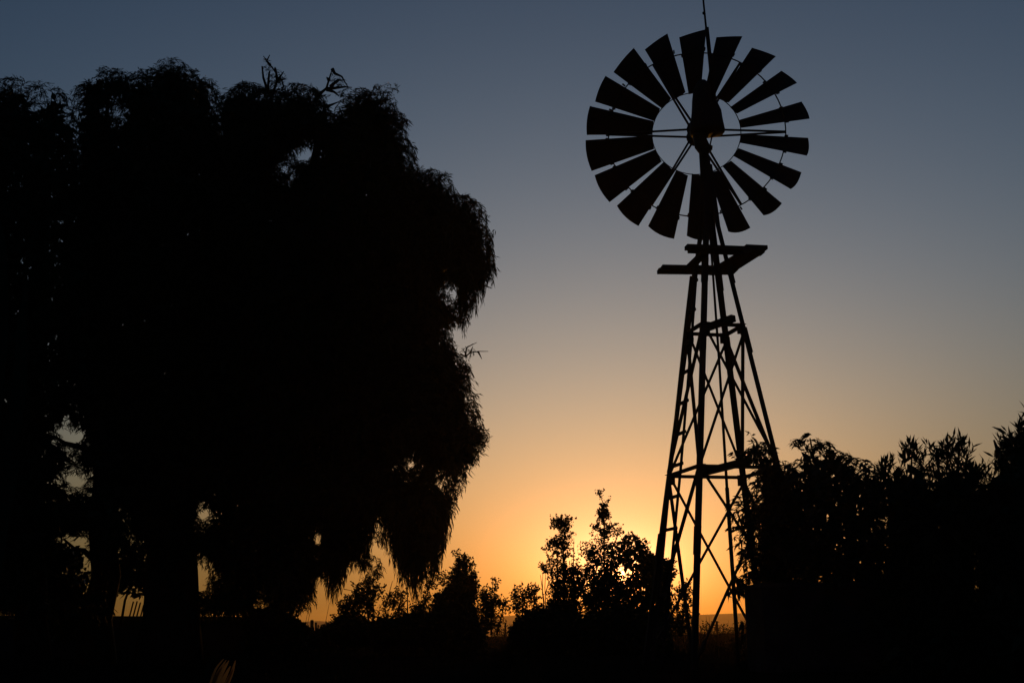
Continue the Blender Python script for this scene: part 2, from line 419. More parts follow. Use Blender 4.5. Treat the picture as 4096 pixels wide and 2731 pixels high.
def sample_points(R, rng, n, Y0, T, mind=0, dens=None, clump=0, spread=16.0):
    mk, d, x0, y0, res = R
    ok = d > mind; iy, ix = np.nonzero(ok)
    wgt = None
    if dens is not None:
        wgt = dens(x0 + ix * res, y0 + iy * res); wgt = wgt / wgt.sum()
    if clump:
        kc = rng.choice(len(iy), max(n // clump, 1), p=wgt); k = np.repeat(kc, clump + 1)[:n]; n = len(k)
        off = rng.normal(size=(n, 2)) * spread
    else:
        k = rng.choice(len(iy), n, p=wgt); off = np.zeros((n, 2))
    x = x0 + (ix[k] + rng.random(n)) * res + off[:, 0]; y = y0 + (iy[k] + rng.random(n)) * res + off[:, 1]
    dd = d[iy[k], ix[k]]
    Y = Y0 + rng.uniform(-1, 1, n) * T * np.sqrt(np.clip(dd / 200.0, 0.02, 1))
    return at(x, y, Y)
def leaves_mesh(base, dirv, L, Wd, rng, flat=None):
    """pointed leaf blades (two triangles each) -> V, F"""
    n = len(base)
    side = unit(np.cross(dirv, rng.normal(size=(n, 3))))
    L = np.asarray(L)[:, None] if np.ndim(L) else L
    Wd = np.asarray(Wd)[:, None] if np.ndim(Wd) else Wd
    mid = base + dirv * L * 0.45
    tip = base + dirv * L + np.array([0, 0, -1]) * 0.08 * L
    V = np.stack([base, mid + side * Wd / 2, tip, mid - side * Wd / 2], 1).reshape(-1, 3)
    F = (np.arange(n)[:, None] * 4 + np.array([[0, 1, 2, 3]]))
    return V, F
def grow(R, rng, starts, nodes, step, up, grav, wander, keep=1.0, slack=0):
    n = len(starts)
    d = rng.normal(size=(n, 3)); d[:, 2] = np.abs(d[:, 2]) * 0.3 + up; d = unit(d)
    P = [starts]; p = starts.copy()
    for k in range(nodes - 1):
        d = unit(d + np.array([0, 0, -1.0]) * grav + rng.normal(size=(n, 3)) * wander)
        p = p + d * step; P.append(p)
    P = np.stack(P, 1)
    x, y = project(P.reshape(-1, 3)); inn = look(R, x, y, R[0]).reshape(n, nodes)
    good = inn.mean(1) >= keep
    return P[good]
def twig_mesh(P, r0, r1):
    """three-sided tapering twigs along each strand"""
    n, k, _ = P.shape
    if n == 0: return np.zeros((0, 3)), np.zeros((0, 4), int)
    d = np.gradient(P, axis=1); d = unit(d)
    a = unit(np.cross(d, np.array([0.3, 0.9, 0.2]))); b = np.cross(d, a)
    r = np.linspace(r0, r1, k)[None, :, None]
    V = np.stack([P + r * (math.cos(t) * a + math.sin(t) * b) for t in (0, 2.094, 4.189)], 2).reshape(-1, 3)
    base = (np.arange(n)[:, None, None] * k + np.arange(k - 1)[None, :, None]) * 3
    F = []
    for j in range(3):
        j2 = (j + 1) % 3
        F.append(np.concatenate([base + j, base + j2, base + 3 + j2, base + 3 + j], 2).reshape(-1, 4))
    return V, np.concatenate(F)
def strand_leaves(P, rng, per, L, Wd, splay, droop, skip=0):
    n, k, _ = P.shape
    d = unit(np.gradient(P, axis=1))[:, skip:]; Q = P[:, skip:]
    n2 = n * (k - skip)
    Q = np.repeat(Q.reshape(n2, 3), per, 0); d = np.repeat(d.reshape(n2, 3), per, 0)
    lat = unit(np.cross(d, rng.normal(size=Q.shape)))
    ld = unit(d + lat * splay * rng.uniform(0.5, 1.4, (len(Q), 1)) + np.array([0, 0, -1.0]) * droop)
    s = rng.uniform(0.5, 1.25, len(Q))
    return leaves_mesh(Q + rng.normal(size=Q.shape) * 0.01, ld, L * s, Wd * s, rng)
def join(parts):
    V = []; F = []; o = 0
    for v, f in parts:
        if len(v) == 0: continue
        V.append(v); F.append(f + o); o += len(v)
    return np.concatenate(V), np.concatenate(F)

def crown(name, parent, mat, polys, holes, Y0, T, rng, n, nodes, step, up, grav, wander, per, L, Wd, splay, droop,
          core=0, core_l=0.25, core_w=0.12, core_min=50, twig=0.004, tries=2.2, dens=None, core_dens=None, skip=0, keep=1.0, clump=0, spread=16.0):
    R = raster(polys, holes)
    S = sample_points(R, rng, int(n * tries), Y0, T, 0, dens, clump, spread)
    P = grow(R, rng, S, nodes, step, up, grav, wander, keep)
    if clump: P = P[:n]
    else: P = P[rng.permutation(len(P))[:n]]
    parts = [strand_leaves(P, rng, per, L, Wd, splay, droop, skip)]
    if twig: parts.append(twig_mesh(P, twig, twig * 0.4))
    if core:
        try:
            C = sample_points(R, rng, core, Y0, T * 0.8, core_min, core_dens)
            dv = unit(rng.normal(size=C.shape) + np.array([0, 0, -0.6]))
            parts.append(leaves_mesh(C, dv, core_l * rng.uniform(.6, 1.3, core), core_w * rng.uniform(.7, 1.4, core), rng))
        except ValueError:
            pass
    V, F = join(parts)
    o = mesh_obj(name, V, F, mat, parent); o['kind'] = 'stuff'
    return o
def pts(lst, x0, y0, s): return [(x0 + a * s, y0 + b * s) for a, b in lst]
def limb(parent, P2, Y, R, name='branch', rng=None, jit=0.0, n=7, mat='bark'):
    """P2: pixel polyline with optional own depth; R radii in metres"""
    P = [at(p[0], p[1], p[2] if len(p) > 2 else Y) for p in P2]
    return MB().tube(P, R, n).build(name, mat, parent, True)
def ground_at(x, Y):
    p = at(x, 2480, Y); return np.array([p[0], Y, float(ground_z(p[0], Y))])
def trunk(parent, x, Y, r, top, name='trunk', bend=0.0, seed=0):
    g = ground_at(x, Y); tp = at(top[0], top[1], Y)
    rng = np.random.default_rng(seed); P = []; Rr = []
    for i in range(9):
        t = i / 8
        p = g * (1 - t) + tp * t + np.array([rng.normal() * 0.05 + bend * math.sin(t * math.pi), rng.normal() * 0.05, 0]) * (i > 0)
        if i == 0: p = p - np.array([0, 0, 0.15])
        P.append(p); Rr.append(r * (1.35 - 1.2 * t ** 0.8 if t < 0.12 else 1.12 - 0.72 * t))
    return MB().tube(P, Rr, 12).build(name, 'bark', parent, True)

# ------------------------------------------------------------------ the three weeping trees on the left
K2 = 0.5102
HOLES = [
    [(252, 1700), (285, 1708), (308, 1750), (305, 1775), (268, 1765), (250, 1745)],
    [(262, 1905), (300, 1885), (335, 1905), (340, 1940), (322, 1945), (300, 1915), (262, 1925)],
    [(794, 2035), (810, 2030), (822, 2050), (812, 2075), (798, 2072)],
    [(784, 2255), (830, 2270), (832, 2310), (815, 2330), (804, 2366), (784, 2356)],
    [(1244, 2138), (1270, 2125), (1300, 2150), (1298, 2175), (1250, 2165)],
    [(1206, 600), (1225, 580), (1240, 600), (1236, 640), (1215, 632), (1180, 640), (1185, 625)],
    [(459, 418), (467, 420), (469, 458), (462, 476)],
    [(140, 392), (150, 388), (152, 402), (142, 405)],
    [(1130, 655), (1150, 660), (1150, 690), (1132, 692)],
    [(1300, 402), (1325, 378), (1355, 372), (1362, 392), (1340, 408), (1330, 450), (1318, 440), (1310, 420)],
    [(1480, 2110), (1508, 2090), (1534, 2105), (1560, 2172), (1545, 2230), (1500, 2200), (1478, 2215), (1470, 2170)],
    [(220, 2160), (260, 2145), (338, 2155), (338, 2380), (230, 2390), (190, 2300)],
    [(460, 2250), (520, 2215), (572, 2225), (598, 2260), (598, 2340), (572, 2460), (458, 2460)],
    [(1795, 1150), (1815, 1165), (1835, 1175), (1830, 1195), (1800, 1190)],
    [(1740, 1925), (1765, 1905), (1790, 1935), (1770, 1960), (1748, 1955)],
    [(1630, 1845), (1648, 1838), (1645, 1865), (1632, 1868)],
]
treeL_poly = [(-260, 430), (-180, 340), (-90, 310), (0, 312), (31, 300), (102, 310), (128, 326), (158, 320), (204, 326), (235, 343), (255, 364), (290, 390), (330, 480), (390, 700), (430, 1000), (470, 1400), (520, 1800), (560, 2050), (560, 2300), (520, 2470), (-260, 2500)]
treeM_poly = [(286, 392), (293, 343), (311, 320), (357, 308), (378, 279), (423, 257), (459, 256), (490, 268), (510, 290), (536, 280), (612, 264), (622, 243), (658, 226), (714, 231), (735, 249), (765, 274), (827, 275), (847, 295), (867, 345), (890, 400), (960, 600), (1050, 900), (1100, 1300), (1120, 1700), (1100, 2100), (1090, 2300), (1060, 2490), (790, 2490), (600, 2470), (570, 2300), (470, 2050), (380, 1900), (300, 1500), (270, 1000), (270, 600)]
treeR_poly = [(840, 420), (877, 356), (918, 347), (949, 324), (995, 320), (1046, 336), (1066, 352), (1110, 350), (1153, 332), (1204, 327), (1255, 339), (1286, 361), (1310, 380), (1383, 352), (1434, 343), (1485, 356), (1500, 330), (1515, 314), (1530, 335), (1561, 326), (1587, 335), (1592, 368), (1577, 404), (1602, 440), (1622, 465), (1640, 486), (1625, 516), (1643, 557), (1672, 588), (1655, 618), (1684, 674), (1714, 674), (1765, 678), (1811, 700), (1816, 736), (1826, 766), (1867, 776), (1918, 802), (1944, 828), (1954, 858), (1944, 894), (1970, 912), (1950, 955), (1972, 1002), (1976, 1033), (1988, 1068), (1976, 1104), (1933, 1150), (1912, 1168), (1892, 1206), (1887, 1247), (1866, 1300), (1825, 1315), (1800, 1328), (1825, 1369), (1841, 1405), (1876, 1461), (1905, 1485), (1900, 1528), (1882, 1558), (1912, 1573), (1917, 1624), (1921, 1666), (1937, 1702), (1962, 1738), (1952, 1804), (1921, 1824), (1896, 1876), (1865, 1911), (1880, 1937), (1840, 1977), (1835, 2034), (1804, 2064), (1784, 2105), (1773, 2151), (1758, 2227), (1743, 2253), (1707, 2304), (1666, 2350), (1646, 2355), (1605, 2299), (1585, 2243), (1559, 2171), (1534, 2100), (1508, 2085), (1478, 2110), (1472, 2207), (1500, 2215), (1529, 2233), (1534, 2268), (1518, 2330), (1480, 2345), (1457, 2314), (1427, 2289), (1406, 2228), (1396, 2258), (1375, 2289), (1355, 2335), (1324, 2365), (1294, 2340), (1285, 2300), (1262, 2315), (1266, 2380), (1262, 2424), (1225, 2440), (1200, 2437), (1190, 2480), (1040, 2490), (1000, 2300), (960, 1800), (900, 1300), (860, 900)]
GT = 'weeping trees on the left'
rngs = np.random.default_rng
treeL = thing('weeping_tree', 'leftmost weeping tree, its dark crown cut off by the photo edge', 'tree', ground_at(150, 21.5), GT)
trunk(treeL, 150, 21.5, 0.26, (60, 1300), seed=1)
limb(treeL, [(100, 1800), (40, 1400), (0, 1000), (20, 600), (60, 400)], 21.5, [0.16, 0.13, 0.1, 0.06, 0.02])
limb(treeL, [(80, 1600), (150, 1200), (190, 800), (180, 450)], 21.6, [0.14, 0.1, 0.07, 0.02])
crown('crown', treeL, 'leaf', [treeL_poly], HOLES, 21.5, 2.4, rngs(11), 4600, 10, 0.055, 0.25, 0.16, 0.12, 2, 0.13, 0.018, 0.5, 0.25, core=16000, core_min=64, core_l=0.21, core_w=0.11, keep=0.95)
treeM = thing('weeping_tree', 'tallest weeping tree, its domed top left of the bare dead branches', 'tree', ground_at(400, 23.0), GT)
trunk(treeM, 400, 23.0, 0.29, (440, 1300), seed=2)
limb(treeM, [(420, 1800), (520, 1400), (600, 1000), (640, 600), (660, 320)], 23.0, [0.2, 0.16, 0.12, 0.07, 0.02])
limb(treeM, [(425, 1600), (400, 1200), (400, 700), (440, 350)], 23.2, [0.16, 0.12, 0.08, 0.02])
limb(treeM, [(405, 1850), (330, 1790), (258, 1772), (220, 1745)], 22.8, [0.09, 0.06, 0.045, 0.02])
limb(treeM, [(400, 2260), (335, 2200), (300, 2195), (255, 2155)], 22.6, [0.07, 0.05, 0.035, 0.02])
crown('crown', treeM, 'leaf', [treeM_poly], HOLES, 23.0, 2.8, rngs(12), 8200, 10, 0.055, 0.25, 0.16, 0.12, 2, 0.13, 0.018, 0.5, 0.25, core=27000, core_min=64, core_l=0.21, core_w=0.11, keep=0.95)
treeR = thing('weeping_tree', 'widest weeping tree, trailing fronds towards the windmill side', 'tree', ground_at(680, 22.2), GT)
trunk(treeR, 680, 22.2, 0.5, (760, 1250), seed=3)
limb(treeR, [(720, 1700), (900, 1350), (1100, 1000), (1250, 700), (1300, 420)], 22.2, [0.34, 0.27, 0.2, 0.11, 0.03])
limb(treeR, [(740, 1500), (800, 1100), (900, 700), (980, 380)], 22.5, [0.28, 0.2, 0.12, 0.03])
limb(treeR, [(900, 1500), (1250, 1250), (1600, 1100), (1850, 1050)], 22.0, [0.22, 0.16, 0.1, 0.03])
limb(treeR, [(850, 1800), (1150, 1650), (1500, 1600), (1780, 1700)], 22.0, [0.2, 0.15, 0.1, 0.03])
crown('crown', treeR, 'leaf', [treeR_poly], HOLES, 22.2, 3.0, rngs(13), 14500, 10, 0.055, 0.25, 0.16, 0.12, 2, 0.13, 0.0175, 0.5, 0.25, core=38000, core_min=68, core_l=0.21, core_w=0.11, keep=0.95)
# longer trailing fronds at the lower right
crown('trailing_fronds', treeR, 'leaf', [[(1180, 2000), (1480, 1950), (1780, 1880), (1850, 1990), (1790, 2120), (1762, 2250), (1660, 2375), (1590, 2290), (1520, 2110), (1490, 2120), (1478, 2230), (1400, 2250), (1330, 2385), (1280, 2305), (1238, 2390), (1185, 2420)],
      [(1880, 900), (1975, 900), (1992, 1075), (1935, 1175), (1890, 1250), (1850, 1320), (1800, 1250)]], HOLES[:9], 21.6, 1.2, rngs(15), 900, 18, 0.055, 0.0, 0.35, 0.08, 2, 0.14, 0.016, 0.35, 0.35, keep=0.85)
# dead branches above the crown and bare trailing twigs
def bare(parent, lst, Y, r0=0.03, r1=0.008, off=(1000, 200)):
    for l in lst:
        P = pts(l, off[0], off[1], K2); limb(parent, P, Y, list(np.linspace(r0, r1, len(P))), 'bare_branch')
bare(treeR, [[(150, 420), (185, 330), (215, 240), (210, 190), (160, 120), (105, 50)], [(215, 240), (200, 150), (195, 135)], [(215, 240), (265, 170)], [(215, 235), (285, 230)], [(140, 330), (105, 220), (95, 130), (130, 145)], [(140, 320), (150, 180), (160, 160)], [(160, 120), (130, 90), (155, 40)], [(245, 300), (265, 290), (235, 200)]], 22.2)
bare(treeR, [[(520, 380), (560, 335), (600, 300), (630, 200), (645, 150)], [(645, 150), (665, 185), (720, 210), (760, 280)], [(600, 305), (660, 300), (740, 290), (800, 295)], [(600, 310), (660, 330), (700, 365)], [(580, 450), (640, 430), (700, 405)], [(620, 240), (600, 215)], [(630, 290), (690, 235), (735, 240)]], 22.2, 0.04, 0.008)
bare(treeR, [[(1060, 1010), (1100, 1030), (1140, 1000), (1200, 990), (1280, 990)], [(1100, 1030), (1110, 960), (1190, 920)], [(1140, 1000), (1160, 950)], [(1200, 990), (1230, 1050)], [(1240, 470), (1310, 497)]], 22.0, 0.02, 0.005, (1300, 900))
bare(treeR, [[(720, 840), (790, 850), (860, 850)], [(780, 850), (770, 950), (780, 1030), (830, 1080), (845, 1120)], [(800, 950), (860, 1000), (890, 1010)], [(735, 870), (755, 950), (745, 1050), (770, 1140)], [(845, 1110), (830, 1170)], [(800, 1100), (815, 1160)], [(540, 1350), (525, 1400), (545, 1440), (540, 1480), (600, 1490)], [(520, 1420), (500, 1480), (440, 1520)]], 21.8, 0.016, 0.005, (1100, 1600))
# sparse twiggy sprays
crown('spray', treeR, 'leaf', [pts([(1060, 960), (1130, 920), (1200, 905), (1215, 940), (1180, 980), (1285, 980), (1285, 1005), (1200, 1010), (1120, 1060), (1060, 1050)], 1300, 900, K2),
      pts([(90, 60), (120, 40), (170, 45), (160, 110), (220, 150), (275, 170), (290, 240), (230, 300), (180, 330), (130, 300), (90, 200)], 1000, 200, K2),
      pts([(590, 200), (640, 160), (700, 190), (780, 260), (780, 330), (690, 300), (650, 320), (600, 290)], 1000, 200, K2),
      pts([(740, 960), (800, 960), (890, 1020), (900, 1150), (860, 1240), (830, 1150), (760, 1100)], 1100, 1600, K2)],
      [], 22.0, 0.5, rngs(14), 90, 7, 0.045, 0.1, 0.12, 0.2, 1, 0.10, 0.014, 0.6, 0.2, twig=0.004, tries=12)

# ------------------------------------------------------------------ broad-leaved shrubs between the trunks, garden wall, stakes
bs = thing('broad_leaved_shrub', 'shrub with large broad leaves, seen through the gap left of the left trunk', 'shrub', ground_at(250, 25.0))
limb(bs, [(250, 2520), (255, 2400), (240, 2250), (250, 2120)], 25.0, [0.03, 0.025, 0.02, 0.01], 'stem')
crown('foliage', bs, 'leaf4', [[(110, 2230), (180, 2080), (240, 2170), (338, 2215), (345, 2560), (100, 2560)], [(120, 2060), (240, 2030), (345, 2040), (345, 2140), (240, 2140), (150, 2150)]], [], 25.0, 0.8, rngs(21), 600, 5, 0.08, 0.5, 0.1, 0.2, 2, 0.17, 0.085, 0.9, 0.2, twig=0.006)
bs = thing('broad_leaved_shrub', 'shrub with large broad leaves, in the gap between the two trunks', 'shrub', ground_at(520, 25.0))
limb(bs, [(480, 2520), (500, 2400), (530, 2320), (520, 2250)], 25.0, [0.03, 0.025, 0.02, 0.01], 'stem')
crown('foliage', bs, 'leaf4', [[(455, 2250), (510, 2170), (545, 2150), (600, 2240), (605, 2330), (575, 2400), (520, 2375), (455, 2390)]], [], 25.0, 0.7, rngs(22), 125, 5, 0.08, 0.5, 0.1, 0.2, 2, 0.17, 0.085, 0.9, 0.2, twig=0.006)
a, b = at(-300, 2458, 28.0), at(1120, 2466, 28.5)
gw = MB(); d = (b - a) / np.linalg.norm(b - a); sd = np.array([-d[1], d[0], 0])
zt = (a[2] + b[2]) / 2; L2 = np.linalg.norm((b - a)[:2]) / 2; c = (a + b) / 2
wallo = thing('garden_wall', 'low flat-topped garden wall behind the tree trunks', 'wall', (c[0], c[1], 0))
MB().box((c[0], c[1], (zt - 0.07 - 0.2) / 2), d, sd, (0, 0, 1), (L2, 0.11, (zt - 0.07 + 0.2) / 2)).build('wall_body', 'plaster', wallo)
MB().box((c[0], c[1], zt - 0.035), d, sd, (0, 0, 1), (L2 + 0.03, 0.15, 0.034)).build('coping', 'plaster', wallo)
for (x0, x1, y1), wh in zip(((505, 534, 2404), (519, 549, 2403), (533, 562, 2408), (549, 575, 2418)), ('leftmost', 'second from the left', 'third from the left', 'rightmost')):
    g = ground_at(x0 - 20, 29.0)
    tag(MB().tube([g, at(x1, y1, 29.0)], [0.022, 0.018], 7).build('garden_stake', 'wood'), wh + ' of the four stakes leaning behind the low wall', 'stake', 'stakes leaning behind the wall')

# ------------------------------------------------------------------ saplings and shrubs on the skyline
K5, K6, K7 = 0.4464, 0.4252, 0.7214
def p5(l): return pts(l, 2050, 1900, K5)
def p6(l): return pts(l, 1200, 2050, K6)
def p7(l): return pts(l, 2850, 1600, K7)
SUNGAP = [[(2474, 2280), (2492, 2278), (2490, 2296), (2475, 2294)], [(2452, 2303), (2468, 2301), (2468, 2317), (2454, 2316)], [(2384, 2196), (2404, 2192), (2402, 2214), (2386, 2212)], [(2306, 2232), (2324, 2246), (2322, 2272), (2308, 2258)]]
def sapling(name, label, cat, poly, Y, n, seed, stems, T=0.9, group=None, core=0, L=0.056, Wd=0.048, dens=None, core_min=30, nodes=6, per=2, up=0.7, grav=0.03, splay=1.0, droop=0.15, step=0.05, mat='leaf2', stem_r=0.03, keep=0.8, clump=7):
    gx_ = stems[0][0][0]
    o = thing(name, label, cat, ground_at(gx_, Y), group)
    for st in stems:
        P = [tuple(q) for q in st]
        limb(o, P, Y, list(np.linspace(stem_r, 0.006, len(P))), 'stem', n=6)
    crown('crown', o, mat, [poly], SUNGAP, Y, T, rngs(seed), n, nodes, step, up, grav, 0.22, per, L, Wd, splay, droop, core=core, core_l=0.16, core_w=0.12, core_min=core_min, twig=0.003, dens=dens, core_dens=dens, keep=keep, tries=3, clump=clump, spread=10.0)
    return o
low = lambda y0, k=1.0: (lambda x, y: 0.35 + np.clip((y - y0) / 260.0, 0, 1.2) * k)
GS = 'young trees on the skyline'
def tuft(o, polys, Y, n, seed):
    crown('top_tuft', o, 'leaf2', polys, [], Y, 0.3, rngs(seed), n, 4, 0.045, 0.5, 0.03, 0.25, 2, 0.056, 0.048, 1.0, 0.15, twig=0.003, tries=4, keep=0.6)
s1 = sapling('sapling', 'young tree with two leafy tufts at its top, left of the pointed one', 'tree',
        p5([(345, 380), (420, 372), (480, 366), (525, 380), (528, 460), (500, 480), (552, 490), (562, 550), (540, 600), (530, 640), (560, 700), (600, 780), (640, 860), (640, 1000), (620, 1200), (600, 1420), (300, 1420), (320, 1150), (330, 1000), (310, 880), (243, 855), (258, 780), (310, 770), (320, 700), (244, 668), (250, 640), (310, 630), (310, 590), (370, 556), (410, 570), (420, 500), (400, 450), (335, 478), (328, 440), (370, 430)]),
        29.0, 1150, 31, [p5([(410, 1440), (405, 1000), (400, 700), (395, 560)]), p5([(470, 1440), (455, 900), (450, 600), (440, 420)]), p5([(520, 1440), (545, 900), (550, 560)])], group=GS, core=60, dens=low(2200, 0.8), keep=0.6)
s2 = sapling('sapling', 'tallest young tree with a thin pointed leader, in front of the sun', 'tree',
        p5([(745, 130), (768, 120), (790, 135), (805, 190), (840, 212), (852, 200), (876, 200), (870, 235), (830, 242), (850, 280), (858, 320), (850, 380), (890, 410), (912, 440), (905, 500), (960, 455), (988, 460), (985, 520), (940, 560), (900, 600), (920, 700), (960, 800), (980, 1000), (960, 1420), (630, 1420), (640, 1100), (620, 950), (640, 840), (680, 760), (650, 690), (590, 715), (566, 680), (580, 620), (590, 545), (620, 545), (630, 590), (680, 565), (730, 560), (690, 530), (690, 490), (730, 450), (750, 378), (790, 370), (765, 330), (768, 290), (800, 270), (808, 215), (760, 190)]),
        28.0, 1100, 32, [p5([(830, 1440), (822, 900), (822, 500), (815, 260), (775, 150)]), p5([(720, 1440), (725, 900), (715, 620)]), p5([(760, 1440), (790, 1000), (900, 640), (970, 480)])], group=GS, core=80, dens=low(2200, 0.8), keep=0.6)
tuft(s1, [p5([(330, 385), (420, 372), (525, 366), (528, 470), (480, 500), (400, 450), (335, 478)]), p5([(240, 640), (320, 625), (330, 690), (244, 670)]), p5([(243, 780), (330, 765), (330, 870), (243, 858)])], 29.0, 75, 131)
tuft(s2, [p5([(742, 125), (790, 122), (808, 205), (790, 210), (755, 190)]), p5([(835, 205), (878, 198), (872, 238), (835, 238)]), p5([(800, 235), (850, 270), (860, 330), (845, 390), (770, 390), (760, 320), (775, 280)])], 28.0, 75, 132)
sapling('leafy_shrub', 'dense rounded shrub behind the left legs of the windmill', 'shrub',
        p5([(960, 570), (1010, 525), (1040, 490), (1092, 520), (1090, 560), (1160, 565), (1205, 600), (1200, 650), (1260, 705), (1290, 735), (1380, 750), (1440, 742), (1440, 800), (1450, 860), (1430, 950), (1420, 1150), (1450, 1440), (900, 1440), (870, 1200), (850, 1000), (846, 850), (870, 700), (880, 620), (930, 580)]),
        26.5, 1150, 33, [p5([(1100, 1440), (1080, 900), (1040, 560)]), p5([(1180, 1440), (1200, 900), (1190, 640)]), p5([(1300, 1440), (1360, 1000), (1400, 790)])], core=520, T=1.3, L=0.075, Wd=0.05, core_min=26, dens=lambda x, y: 0.45 + 0.7 * np.clip((x - 2480) / 120, 0, 1))
sapling('leafy_shrub', 'small open shrub between the left and middle legs of the windmill', 'shrub',
        p5([(1470, 1010), (1515, 960), (1560, 940), (1602, 980), (1612, 1030), (1600, 1150), (1610, 1290), (1660, 1240), (1668, 1285), (1630, 1440), (1420, 1440), (1415, 1150), (1450, 1080)]),
        26.0, 130, 34, [p5([(1520, 1440), (1530, 1200), (1580, 1050), (1600, 1000)]), p5([(1500, 1440), (1470, 1200), (1500, 1020)])], core=0, T=0.6)
sapling('sapling', 'short bushy young tree just left of the two bare stems', 'tree',
        p6([(1965, 745), (2010, 688), (2060, 705), (2080, 655), (2110, 690), (2170, 640), (2252, 690), (2252, 725), (2190, 760), (2240, 780), (2290, 860), (2360, 950), (2400, 1120), (1990, 1120), (2035, 980), (1980, 840)]),
        29.5, 320, 35, [p6([(2090, 1150), (2095, 900), (2100, 720)]), p6([(2180, 1150), (2200, 900), (2215, 700)])], group=GS, core=0, dens=low(2380))
bst = thing('bare_shoots', 'two thin leafless stems beside the short bushy young tree', 'plant', ground_at(2165, 28.5))
for l in ([(290, 1250), (268, 1050), (272, 850)], [(300, 1250), (290, 1000), (298, 850)], [(285, 1150), (262, 980), (250, 890)], [(297, 1060), (325, 950), (310, 900)], [(399, 600), (401, 540)]):
    limb(bst, p5(l), 28.5, list(np.linspace(0.014, 0.006, len(l))), 'stem', n=5)
sapling('sapling', 'slender young tree right of the dark conical one', 'tree',
        p6([(1775, 600), (1830, 583), (1852, 610), (1842, 640), (1880, 618), (1912, 615), (1905, 642), (1872, 662), (1872, 720), (1862, 780), (1940, 800), (1972, 870), (1982, 940), (1925, 1000), (1900, 1100), (1690, 1100), (1680, 900), (1690, 700), (1740, 652), (1772, 668)]),
        30.0, 290, 36, [p6([(1800, 1150), (1800, 900), (1815, 620)]), p6([(1850, 1150), (1900, 950), (1930, 830)])], group=GS, core=0, dens=low(2340))
sapling('conical_tree', 'dark dense cone-shaped tree right of the hanging fronds', 'tree',
        p6([(1433, 380), (1470, 342), (1500, 350), (1550, 388), (1600, 405), (1612, 450), (1642, 500), (1652, 580), (1690, 650), (1692, 800), (1720, 1110), (1180, 1110), (1160, 950), (1250, 760), (1340, 700), (1380, 640), (1418, 560), (1405, 520), (1458, 480), (1432, 420)]),
        28.5, 850, 37, [p6([(1530, 1150), (1530, 800), (1500, 380)])], T=1.1, core=800, core_min=30, L=0.07, Wd=0.04)
sapling('sapling', 'thin airy young tree under the longest hanging frond', 'tree',
        p6([(1200, 500), (1300, 495), (1350, 556), (1402, 600), (1390, 660), (1330, 720), (1270, 755), (1230, 800), (1200, 900), (1150, 1110), (980, 1110), (1020, 900), (1100, 800), (1150, 760), (1128, 680), (1190, 620), (1180, 540)]),
        30.5, 170, 38, [p6([(1130, 1150), (1180, 800), (1270, 560)]), p6([(1010, 1150), (1012, 900), (1010, 700)])], group=GS, core=0, dens=low(2360))
sapling('sapling', 'open young tree in the gap left of the longest hanging frond', 'tree',
        p6([(850, 590), (930, 565), (952, 620), (900, 680), (930, 720), (1005, 700), (1012, 800), (1000, 900), (960, 1110), (680, 1110), (700, 900), (780, 820), (822, 740), (788, 690), (820, 630)]),
        30.0, 180, 39, [p6([(850, 1150), (800, 900), (870, 640)]), p6([(690, 1150), (690, 900), (685, 720)]), p6([(900, 1150), (930, 900), (960, 760)])], group=GS, core=0, dens=low(2360))
sapling('sapling', 'spreading young tree at the left end of the skyline row', 'tree',
        p6([(455, 655), (540, 638), (640, 600), (780, 640), (802, 680), (780, 760), (700, 830), (690, 1110), (290, 1110), (285, 1000), (340, 930), (350, 830), (420, 780), (500, 720)]),
        27.5, 330, 40, [p6([(430, 1150), (450, 900), (560, 660)]), p6([(620, 1150), (660, 900), (720, 660)])], group=GS, core=60, dens=low(2330), T=1.0)
# low scrub at the foot of the skyline trees
def scrub(label, poly, Y, n, seed, core):
    return sapling('scrub_bush', label, 'shrub', poly, Y, n, seed, [[(sum(p[0] for p in poly) / len(poly), 2560), (sum(p[0] for p in poly) / len(poly) + 6, 2480)]], T=1.0, core=core, core_min=10, L=0.08, Wd=0.05)
scrub('low dark scrub under the two-tufted young tree', p5([(-20, 1330), (60, 1290), (150, 1230), (260, 1170), (330, 1200), (420, 1230), (520, 1240), (600, 1290), (620, 1640), (-20, 1640)]), 25.5, 1500, 51, 1600)
scrub('low dark scrub below the sun', p5([(540, 1310), (640, 1270), (760, 1250), (900, 1200), (1000, 1180), (1100, 1220), (1250, 1250), (1380, 1300), (1420, 1640), (540, 1640)]), 25.0, 1500, 52, 1800)
scrub('low dark scrub at the foot of the conical tree', p6([(690, 1020), (800, 990), (900, 1000), (1000, 960), (1150, 950), (1300, 930), (1500, 940), (1650, 990), (1720, 1040), (1740, 1330), (680, 1330)]), 26.0, 1500, 53, 1700)
scrub('low dark scrub around the stout squat post cluster', p6([(-30, 1095), (60, 1075), (130, 1098), (200, 1090), (290, 1020), (400, 965), (520, 1005), (600, 1065), (710, 1030), (710, 1260), (-30, 1260)]), 27.0, 700, 55, 800)
scrub('low dark scrub under the trailing fronds of the widest tree', p6([(-500, 960), (-400, 900), (-250, 930), (-100, 960), (0, 1040), (40, 1080), (60, 1370), (-500, 1370)]), 24.0, 1300, 54, 1400)

